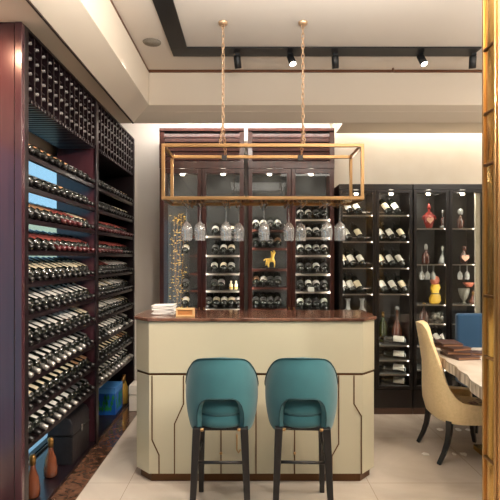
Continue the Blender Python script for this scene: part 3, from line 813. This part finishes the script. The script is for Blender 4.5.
# yellow sculpture, white figure and salmon vase
y = YD+.13
ys = thing('yellow_guitar_bottle', 'yellow waisted ornament with salmon round top, third shelf beside white figure', 'ornament', (P(435,0,y).x, y, 1.05))
prof = [(-.05,.0),(.038,.0),(.055,.03),(.05,.075),(.032,.10),(.036,.13),(.05,.155),(.042,.19),(-.03,.19),(-.045,.15),(-.030,.10),(-.055,.05)]
MB().prism(prof, -.02, .02, 'y').obj('body', M['yellow'], ys, bevel=.006)
MB().lathe([(.02,.188),(.04,.20),(.046,.23),(.036,.265),(.001,.275)],16,sy=.6).obj('round_top', M['skinpink'], ys)
MB().box(-.05,.045,-.022,-.02,.094,.104).obj('belt', M['blackwood'], ys)
wf = thing('white_figure', 'slim white ceramic figure beside the yellow ornament on the third shelf', 'ornament', (P(445,0,y).x, y, 1.05))
MB().lathe([(.001,0),(.018,0),(.016,.06),(.022,.12),(.018,.16),(.008,.175)],14,sy=.7).obj('body', M['whitecer'], wf)
MB().sphere((0,0,.19),.018).obj('head', M['whitecer'], wf)
o = fancy('round_brown_bottle', [(.001,0),(.03,0),(.042,.02),(.044,.07),(.034,.11),(.012,.13),(.011,.165)], 'brownglass', 424, .866, 'dull brown flask bottle behind the top of the cream chair back', 'bottle', sy=.7,
      extra=[('stopper',[(.014,.16),(.016,.19),(.001,.195)],'cap_gold')])
gd = thing('grey_dragon_ornament', 'grey sprawling ceramic ornament above the leaning bottles behind the table', 'ornament', (P(438,0,y).x, y, .868))
mb = MB(); r3 = random.Random(2)
for q in range(9):
    a = q*.75; mb.sphere((.055*math.cos(a)*(.6+.05*q), .02*math.sin(a), .03+.055*abs(math.sin(q*1.3))), .024-.0006*q, 10, 6)
mb.tube([(-.07,0,.03),(-.04,-.01,.08),(0,0,.05),(.035,.01,.095),(.07,0,.06)], [.012,.018,.02,.016,.006], 8)
mb.obj('body', M['greycer'], gd)
o = fancy('tall_goblet', [(.001,0),(.03,0),(.01,.015),(.012,.03),(.035,.06),(.052,.12),(.055,.15),(.05,.15),(.001,.07)], 'greycer', 464, 1.05, 'tapered smoky glass vase on the third shelf above the blue chair', 'vase')
o = fancy('gold_neck_bottle', [(.001,0),(.034,0),(.036,.03),(.014,.08),(.010,.13),(.001,.132)], 'amber', 473, 1.05, 'small amber flask with gold neck beside the smoky vase', 'bottle', y=YD+.1,
      extra=[('neck_band',[(.013,.09),(.013,.12)],'cap_gold')])
o = fancy('salmon_bowl', [(.001,0),(.025,0),(.05,.03),(.06,.045),(.055,.045),(.001,.01)], 'skinpink', 469, 1.215, 'salmon and white dish resting over the smoky vase', 'bowl')
# tall bottles low in the second door
o = fancy('green_bottle', [(.001,0),(.036,0),(.038,.01),(.038,.18),(.014,.24),(.012,.30),(.001,.30)], 'bottlegreen', 383, .655, 'upright olive green bottle behind second black-framed door', 'bottle', y=YD+.22,
      extra=[('gold_cap',[(.014,.25),(.014,.305),(.001,.305)],'cap_gold')])
o = fancy('amber_decanter', [(.001,0),(.05,0),(.055,.02),(.052,.12),(.03,.19),(.012,.23),(.011,.32)], 'amber', 397, .655, 'amber stoppered decanter beside the olive green bottle', 'decanter', y=YD+.23, sy=.8,
      extra=[('stopper',[(.018,.32),(.026,.335),(.018,.36),(.001,.365)],'clearfake')])
for q, (px, w_) in enumerate(((348,'nearer mahogany cabinet'),(362,'nearer olive bottle'))):
    fancy('glass_carafe', [(.001,0),(.05,0),(.06,.02),(.05,.06),(.02,.10),(.018,.16),(.03,.19)], 'clearfake', px, .91, 'clear glass carafe on shelf just above bar end, %s' % w_, 'carafe', y=YD+.14, extra=())['group'] = 'glass carafes in the display cabinet'

# ------------------------------------------------------------------ ceiling track and spotlights, speaker, sprinkler
tk = thing('ceiling_track', 'flat black lighting track forming an L on the ceiling', 'lighting track', (-.56,3.92,ZC))
MB().box(-.07,1.86+.56,-.085,.08,-.012,0).obj('long_channel', M['track'], tk, bevel=.002)
MB().box(-.07,.065,-5.0,-.085,-.012,0).obj('side_channel', M['track'], tk, bevel=.002)
spots = [(237,61,0),(290,61,1),(335,60,0),(420,61,1),(473,60,0)]
SN = ['unlit, nearest the track corner','lit, between the two chains','unlit, just past the second chain','lit, above the black display cabinets','unlit, beside the brass screen']
for i, (px, py, lit) in enumerate(spots):
    y = 3.95; x = (px-249)*y/F
    s_ = thing('track_spotlight', 'black cylinder spotlight on the track, %s' % SN[i], 'spotlight', (x,y,ZC-.012), 0, 'spotlights on the ceiling track')
    MB().box(-.02,.02,-.02,.02,-.018,0).obj('mount', M['track'], s_)
    hd = MB().lathe([(.001,0),(.026,0),(.029,-.004),(.029,-.095),(.026,-.097),(.024,-.085),(.001,-.085)],20).obj('lamp_head', M['track'], s_)
    hd.location = (0,0,-.016)
    hd.rotation_euler = (math.radians(-26 if lit else 20), math.radians(-14 if lit else -6), 0)
    if lit:
        MB().lathe([(.001,-.094),(.025,-.094),(.025,-.088),(.001,-.088)],20).obj('lens', M['lens'], hd)
sp = thing('ceiling_speaker', 'round beige speaker grille flush in the ceiling near the track corner', 'speaker', (P(152,0,3.76).x,3.76,ZC))
MB().lathe([(.001,-.008),(.058,-.008),(.06,-.004),(.06,0),(.001,0)],32).obj('grille', M['grille'], sp)
MB().lathe([(.06,-.006),(.068,-.006),(.072,0),(.06,0)],32,close=False).obj('rim', M['grille'], sp)
sk_ = thing('sprinkler_head', 'tiny copper sprinkler under the ceiling edge line above the black cabinets', 'sprinkler', (P(393,0,4.27).x,4.27,ZC))
MB().lathe([(.001,-.03),(.008,-.03),(.008,0),(.001,0)],10).obj('pipe', M['copper'], sk_)
MB().lathe([(.001,-.036),(.014,-.034),(.014,-.03),(.001,-.03)],10).obj('deflector', M['copper'], sk_)

# ------------------------------------------------------------------ cream dining chair
CX, CY = 1.64, 3.70
ch = thing('dining_chair', 'cream upholstered high-back chair with dark legs pushed up to the table', 'chair', (CX,CY,0), math.radians(0))
def sm(a, b, x):
    t_ = min(1,max(0,(x-a)/(b-a))); return t_*t_*(3-2*t_)
def interp(tab, x):
    for (x0_, y0_), (x1_, y1_) in zip(tab[:-1], tab[1:]):
        if x <= x1_:
            t_ = max(0, (x-x0_)/(x1_-x0_)); return y0_+(y1_-y0_)*t_
    return tab[-1][1]
RIM = [(0,1.01),(20,1.0),(30,.955),(37,.83),(45,.70),(52,.60),(60,.53),(68,.485),(78,.455),(95,.44),(130,.43)]
def cpt(p, tt, off=0):
    a = abs(p); ztop = interp(RIM, a); zb = .30
    z = zb+(ztop-zb)*tt
    by_ = interp([(.3,.265),(.4,.28),(.5,.262),(.6,.225),(.7,.195),(.85,.165),(1.02,.15)], z)
    xb = interp([(.3,-.235),(.4,-.262),(.5,-.27),(.7,-.285),(1.02,-.345)], z)
    r_ = math.radians(p); e = .62; c_ = math.cos(r_)
    x = xb*abs(c_)**e if c_ > 0 else .25*abs(c_)**e
    return (x, by_*math.copysign(abs(math.sin(r_))**e, math.sin(r_)), z)
vs = []; fs = []; NP = 44; NT = 14
for i in range(NP+1):
    p = -130+260*i/NP
    for j in range(NT+1): vs.append(cpt(p, j/NT))
for i in range(NP):
    for j in range(NT): fs.append((i*(NT+1)+j,(i+1)*(NT+1)+j,(i+1)*(NT+1)+j+1,i*(NT+1)+j+1))
o = MB().add(vs, fs, True).obj('backrest', M['creamvel'], ch)
so = o.modifiers.new('s','SOLIDIFY'); so.thickness = .05; so.offset = -1
bv = o.modifiers.new('b','BEVEL'); bv.width = .014; bv.segments = 3; bv.limit_method = 'ANGLE'; bv.angle_limit = math.radians(50)
MB().lathe([(.001,.30),(.19,.30),(.20,.31),(.205,.36),(.19,.385),(.001,.395)],32,(.02,0,0),sx=1.08,sy=1.04).obj('seat', M['seatgold'], ch, label='gold patterned seat cushion')
for sx, sy in ((-1,-1),(-1,1),(1,-1),(1,1)):
    tx, ty = (.19 if sx > 0 else -.18), .205*sy
    bx2, by2 = (.20 if sx > 0 else -.262), .212*sy
    mb = MB(); pts = []; rs = []
    for q in range(5):
        u = q/4; curve = -.02*math.sin(PI*u) if sx > 0 else .025*math.sin(PI*u)
        pts.append((tx+(bx2-tx)*u+curve, ty+(by2-ty)*u, .315*(1-u))); rs.append(.030-.011*u)
    mb.tube(pts, rs, 4)
    mb.obj('leg', M['blackwood'], ch, bevel=.003)

# ------------------------------------------------------------------ dining table
tb = thing('dining_table', 'long pale stone dining table with chiselled wavy edge', 'table', (1.9,3.45,0))
r4 = random.Random(4); edge = []
Ys = [2.80+k*(4.02-2.80)/24 for k in range(25)]
for yy in Ys:
    x = 1.352+ (yy-2.8)*.15 if yy < 3.45 else 1.45
    edge.append((x-1.9+.008*math.sin(yy*23)+r4.uniform(-.005,.005), yy-3.45))
poly = edge[::-1]+[(.55,2.80-3.45),(.55,4.02-3.45)]
MB().prism(poly, .738, .75).obj('tabletop', M['tabletop'], tb, bevel=.003)
MB().prism([(x+.004,y_) for x, y_ in poly], .672, .738).obj('chiselled_edge', M['tableedge'], tb)
mb = MB(); mb.box(-.10,.15,-.25,.25,.04,.672); mb.obj('pedestal', M['rackwood'], tb, bevel=.01)
MB().box(-.14,.25,-.32,.32,0,.04).obj('gold_foot', M['brasspol'], tb, bevel=.006)
# menus and booklets on the table
defs = [(1.60,3.64,.18,.25,8,'lowest dark brown leather menu in the stack on the table'),
        (1.585,3.69,.17,.23,-9,'second leather menu up in the stack on the table'),
        (1.575,3.71,.17,.22,17,'third leather menu up in the stack on the table'),
        (1.56,3.75,.155,.21,-4,'topmost leather menu of the stack on the table')]
z = .75
for i, (x, y_, w_, l_, a, lb) in enumerate(defs):
    m_ = thing('leather_menu', lb, 'menu', (x,y_,z), math.radians(a), 'leather menus stacked on the dining table')
    mb = MB(); mb.box(-w_/2,w_/2,-l_/2,l_/2,0,.005); mb.box(-w_/2,w_/2,-l_/2,l_/2,.019,.024); mb.box(-w_/2,-w_/2+.005,-l_/2,l_/2,.005,.019)
    mb.obj('cover', M['leather'], m_, bevel=.0015)
    MB().box(-w_/2+.006,w_/2-.006,-l_/2+.006,l_/2-.006,.005,.019).obj('pages', M['label_tan'], m_)
    z += .0242
for i, (x, y_, a, lb) in enumerate(((1.80,3.74,-20,'brown leather booklet lying flat near the blue chair'),(1.93,3.60,12,'brown leather booklet lying on the table next to the brass screen'))):
    m_ = thing('leather_menu', lb, 'menu', (x,y_,.75), math.radians(a), 'loose leather booklets on the dining table')
    mb = MB(); mb.box(-.1,.1,-.07,.07,0,.004); mb.box(-.1,.1,-.07,.07,.014,.018); mb.box(-.1,-.096,-.07,.07,.004,.014)
    mb.obj('cover', M['leather'], m_, bevel=.0015)
    MB().box(-.095,.095,-.065,.065,.004,.014).obj('pages', M['label_tan'], m_)

# ------------------------------------------------------------------ blue chair beyond the table
bc = thing('dining_chair', 'blue velvet high-back chair on the far side of the dining table', 'chair', (2.165,4.30,0))
MB().box(-.235,.235,.14,.21,.34,.985).obj('backrest', M['bluevel'], bc, bevel=.025, seg=4)
MB().box(-.235,.235,-.24,.20,.34,.46).obj('seat', M['bluevel'], bc, bevel=.03, seg=4)
for sx in (-1,1):
    for sy in (-1,1):
        MB().tube([(sx*.20,sy*.17,.35),(sx*.215,sy*.19,0)], [.02,.012], 4).obj('leg', M['blackwood'], bc)

# ------------------------------------------------------------------ tall brass screen column
SX0, SY0, SY1 = 1.244, 2.43, 2.565
bs = thing('brass_screen', 'tall polished brass screen of framed panels beside the dining table', 'screen', (SX0,SY0,0))
def S(mb, name, m, **k):
    mb.v = [(x-SX0, y-SY0, z) for x, y, z in mb.v]
    return mb.obj(name, m, bs, **k)
S(MB().box(SX0,SX0+.018,SY1-.018,SY1,0,3.185), 'corner_post', M['brass'], bevel=.003)
S(MB().box(SX0-.001,SX0+.012,SY0,SY0+.012,0,3.185), 'corner_post', M['brass'], bevel=.003)
seams = [0,.45,.98,1.30,1.99,2.26,2.60,3.185]
for z in seams[1:-1]: S(MB().box(SX0-.001,SX0+.014,SY0+.012,SY1-.018,z-.007,z+.007), 'cross_bar', M['brassdark'], bevel=.002)
for a, b in zip(seams[:-1], seams[1:]):
    S(MB().prism([(SX0+.014,SY0+.012),(SX0+.006,SY0+.03),(SX0+.006,SY1-.035),(SX0+.014,SY1-.018),(SX0+.03,SY1-.018),(SX0+.03,SY0+.012)], a+.007, b-.007), 'side_panel', M['brasspol'], bevel=.003)
# front face
x1 = 1.90
fs_ = [0,.62,1.12,1.50,1.98,2.38,2.78,3.185]
for xc in (1.262,1.372,1.62,1.895):
    S(MB().box(xc-.007,xc+.007,SY0-.012,SY0+.012,0,3.185), 'front_post', M['brass'], bevel=.002)
for xa, xb, sh in ((1.269,1.365,0),(1.379,1.613,.2),(1.627,1.888,-.1)):
    for z in fs_:
        zz = min(3.178, max(.007, z+sh if 0 < z < 3 else z)); S(MB().box(xa,xb,SY0-.008,SY0+.012,zz-.007,zz+.007), 'front_bar', M['brassdark'], bevel=.002)
for xa, xb, sh in ((1.269,1.365,0),(1.379,1.613,.2),(1.627,1.888,-.1)):
    for q, (a, b) in enumerate(zip(fs_[:-1], fs_[1:])):
        a2 = a+sh if a > 0 else 0; b2 = b+sh if b < 3 else b
        S(MB().box(xa,xb,SY0+.02,SY0+.03,a2+.007,b2-.007), 'front_panel', M['brasspol'] if q%2 == 0 else M['brassdark'])

# ------------------------------------------------------------------ lights
def area(name, loc, size, power, col, target=None, sy=None, spread=None):
    l = bpy.data.lights.new(name, 'AREA'); l.energy = power; l.color = lin(col); l.size = size
    if sy: l.shape = 'RECTANGLE'; l.size_y = sy
    if spread: l.spread = math.radians(spread)
    o = bpy.data.objects.new(name, l); C.objects.link(o); o.location = loc
    if target is not None:
        o.rotation_euler = (Vector(target)-Vector(loc)).to_track_quat('-Z','Y').to_euler()
    return o
def point(name, loc, power, col, r=.1):
    l = bpy.data.lights.new(name, 'POINT'); l.energy = power; l.color = lin(col); l.shadow_soft_size = r
    o = bpy.data.objects.new(name, l); C.objects.link(o); o.location = loc; return o
def spot(name, loc, target, power, col, ang=60, blend=.6, r=.03):
    l = bpy.data.lights.new(name, 'SPOT'); l.energy = power; l.color = lin(col); l.spot_size = math.radians(ang); l.spot_blend = blend; l.shadow_soft_size = r
    o = bpy.data.objects.new(name, l); C.objects.link(o); o.location = loc
    o.rotation_euler = (Vector(target)-Vector(loc)).to_track_quat('-Z','Y').to_euler(); return o
WARM = (255,249,240)
area('room_fill', (1.2,.6,3.1), 1.2, 18, WARM, (1.2,.6,0))  # added unseen fills for general room light
area('room_fill', (.2,-1.4,3.1), 1.2, 8, WARM, (.2,-1.4,0))
area('room_fill', (2.8,2.2,3.1), 1.0, 60, WARM, (2.8,2.2,0))
spot('table_fill', (1.75,3.0,3.1), (1.7,3.5,.6), 60, (255,236,206), 60)  # added without a fixture to brighten the dining chair
spot('aisle_fill', (-.75,3.4,3.12), (-.95,3.9,0), 40, WARM, 60)  # spot with no fixture, aimed at the aisle floor
spot('panel_fill', (-1.40,2.16,2.74), (-1.43,2.58,2.32), 28, (255,186,150), 95, .9, .03)  # added unseen spot that warms the top of the end panel
area('ceiling_fill', (.5,1.9,2.66), 2.2, 110, WARM, (.5,1.9,3.2), sy=.4)  # both added out of view to brighten the ceiling
area('ceiling_fill', (2.9,2.6,2.7), 1.6, 60, WARM, (2.9,2.6,3.2), sy=.4)
area('bar_fill', (.05,1.9,3.15), .2, 4, WARM, (.05,3.0,.8))  # added unseen fill aimed at the bar stools
# LED coves
area('cove_led', (-.1,4.56,2.86), 1.9, 16, WARM, (-.1,5.13,2.75), sy=.03)
area('cove_led', (2.5,4.915,3.03), 3.0, 30, WARM, (2.5,4.93,0), sy=.03)
# lit spots of the track
for px in (290,420):
    x = (px-249)*3.95/F
    spot('track_spot', (x+.02,4.02,ZC-.14), (x+.1,4.85,1.2), 14, WARM, 55)
# added spots with no fixture, brightening the rack labels
for y in (1.6,2.4,3.2):
    spot('rack_fill', (-.35,y,3.14), (-1.35,y+.9,1.0), 50, (255,240,222), 62)
for x, y in ((2.3,.4),(2.6,1.2)):  # added unseen spots across the room, reaching under the trays
    spot('rack_fill', (x,y,3.05), (-1.35,3.5,1.3), 230, (255,244,230), 58, .8, .05)
spot('wall_fill', (-.75,1.3,3.1), (-1.6,2.1,2.62), 40, (255,214,184), 70, .8)  # added to brighten the wall that the end panel mirrors
# lamps and added vertical fill strips inside the cabinets
for a, b in ((-.855,-.475),(-.445,-.068),(.008,.398),(.422,.815)):
    point('cabinet_lamp_light', ((a+b)/2,YC+.16,2.29), 1.0, WARM, .03)
    for x, sgn in ((a+.012,1),(b-.012,-1)):
        area('cabinet_fill', (x,YC+.022,1.35), 1.9, 5.5, WARM, (x+sgn*.19,YC+.30,1.35), sy=.012).rotation_euler.rotate_axis('Z', PI/2)
for a, b in ((.886,1.20),(1.23,1.55),(1.596,1.905),(1.93,2.18)):
    point('cabinet_lamp_light', ((a+b)/2,YD+.08,2.09), 1.6, WARM, .02)
    for x, sgn in ((a+.012,1),(b-.012,-1)):
        area('cabinet_fill', (x,YD+.022,1.25), 1.8, 1.4, WARM, (x+sgn*.16,YD+.28,1.25), sy=.012).rotation_euler.rotate_axis('Z', PI/2)
# daylight
sl = bpy.data.lights.new('sun','SUN'); sl.energy = 2.2; sl.color = lin((255,244,224)); so_ = bpy.data.objects.new('sun', sl); C.objects.link(so_)
so_.location = (6,0,8); so_.rotation_euler = Vector((-.6,.35,-.55)).to_track_quat('-Z','Y').to_euler()
w = bpy.data.worlds.new('world'); sc.world = w; w.use_nodes = True
bg = w.node_tree.nodes['Background']; bg.inputs[0].default_value = (*lin((172,212,240)),1); bg.inputs[1].default_value = 1.3

sc.view_settings.view_transform = 'Standard'; sc.view_settings.look = 'None'; sc.view_settings.gamma = 1
sc.view_settings.exposure = .35
sc.cycles.max_bounces = 8; sc.cycles.transparent_max_bounces = 16; sc.cycles.caustics_reflective = False; sc.cycles.caustics_refractive = False
sc.cycles.sample_clamp_indirect = 4
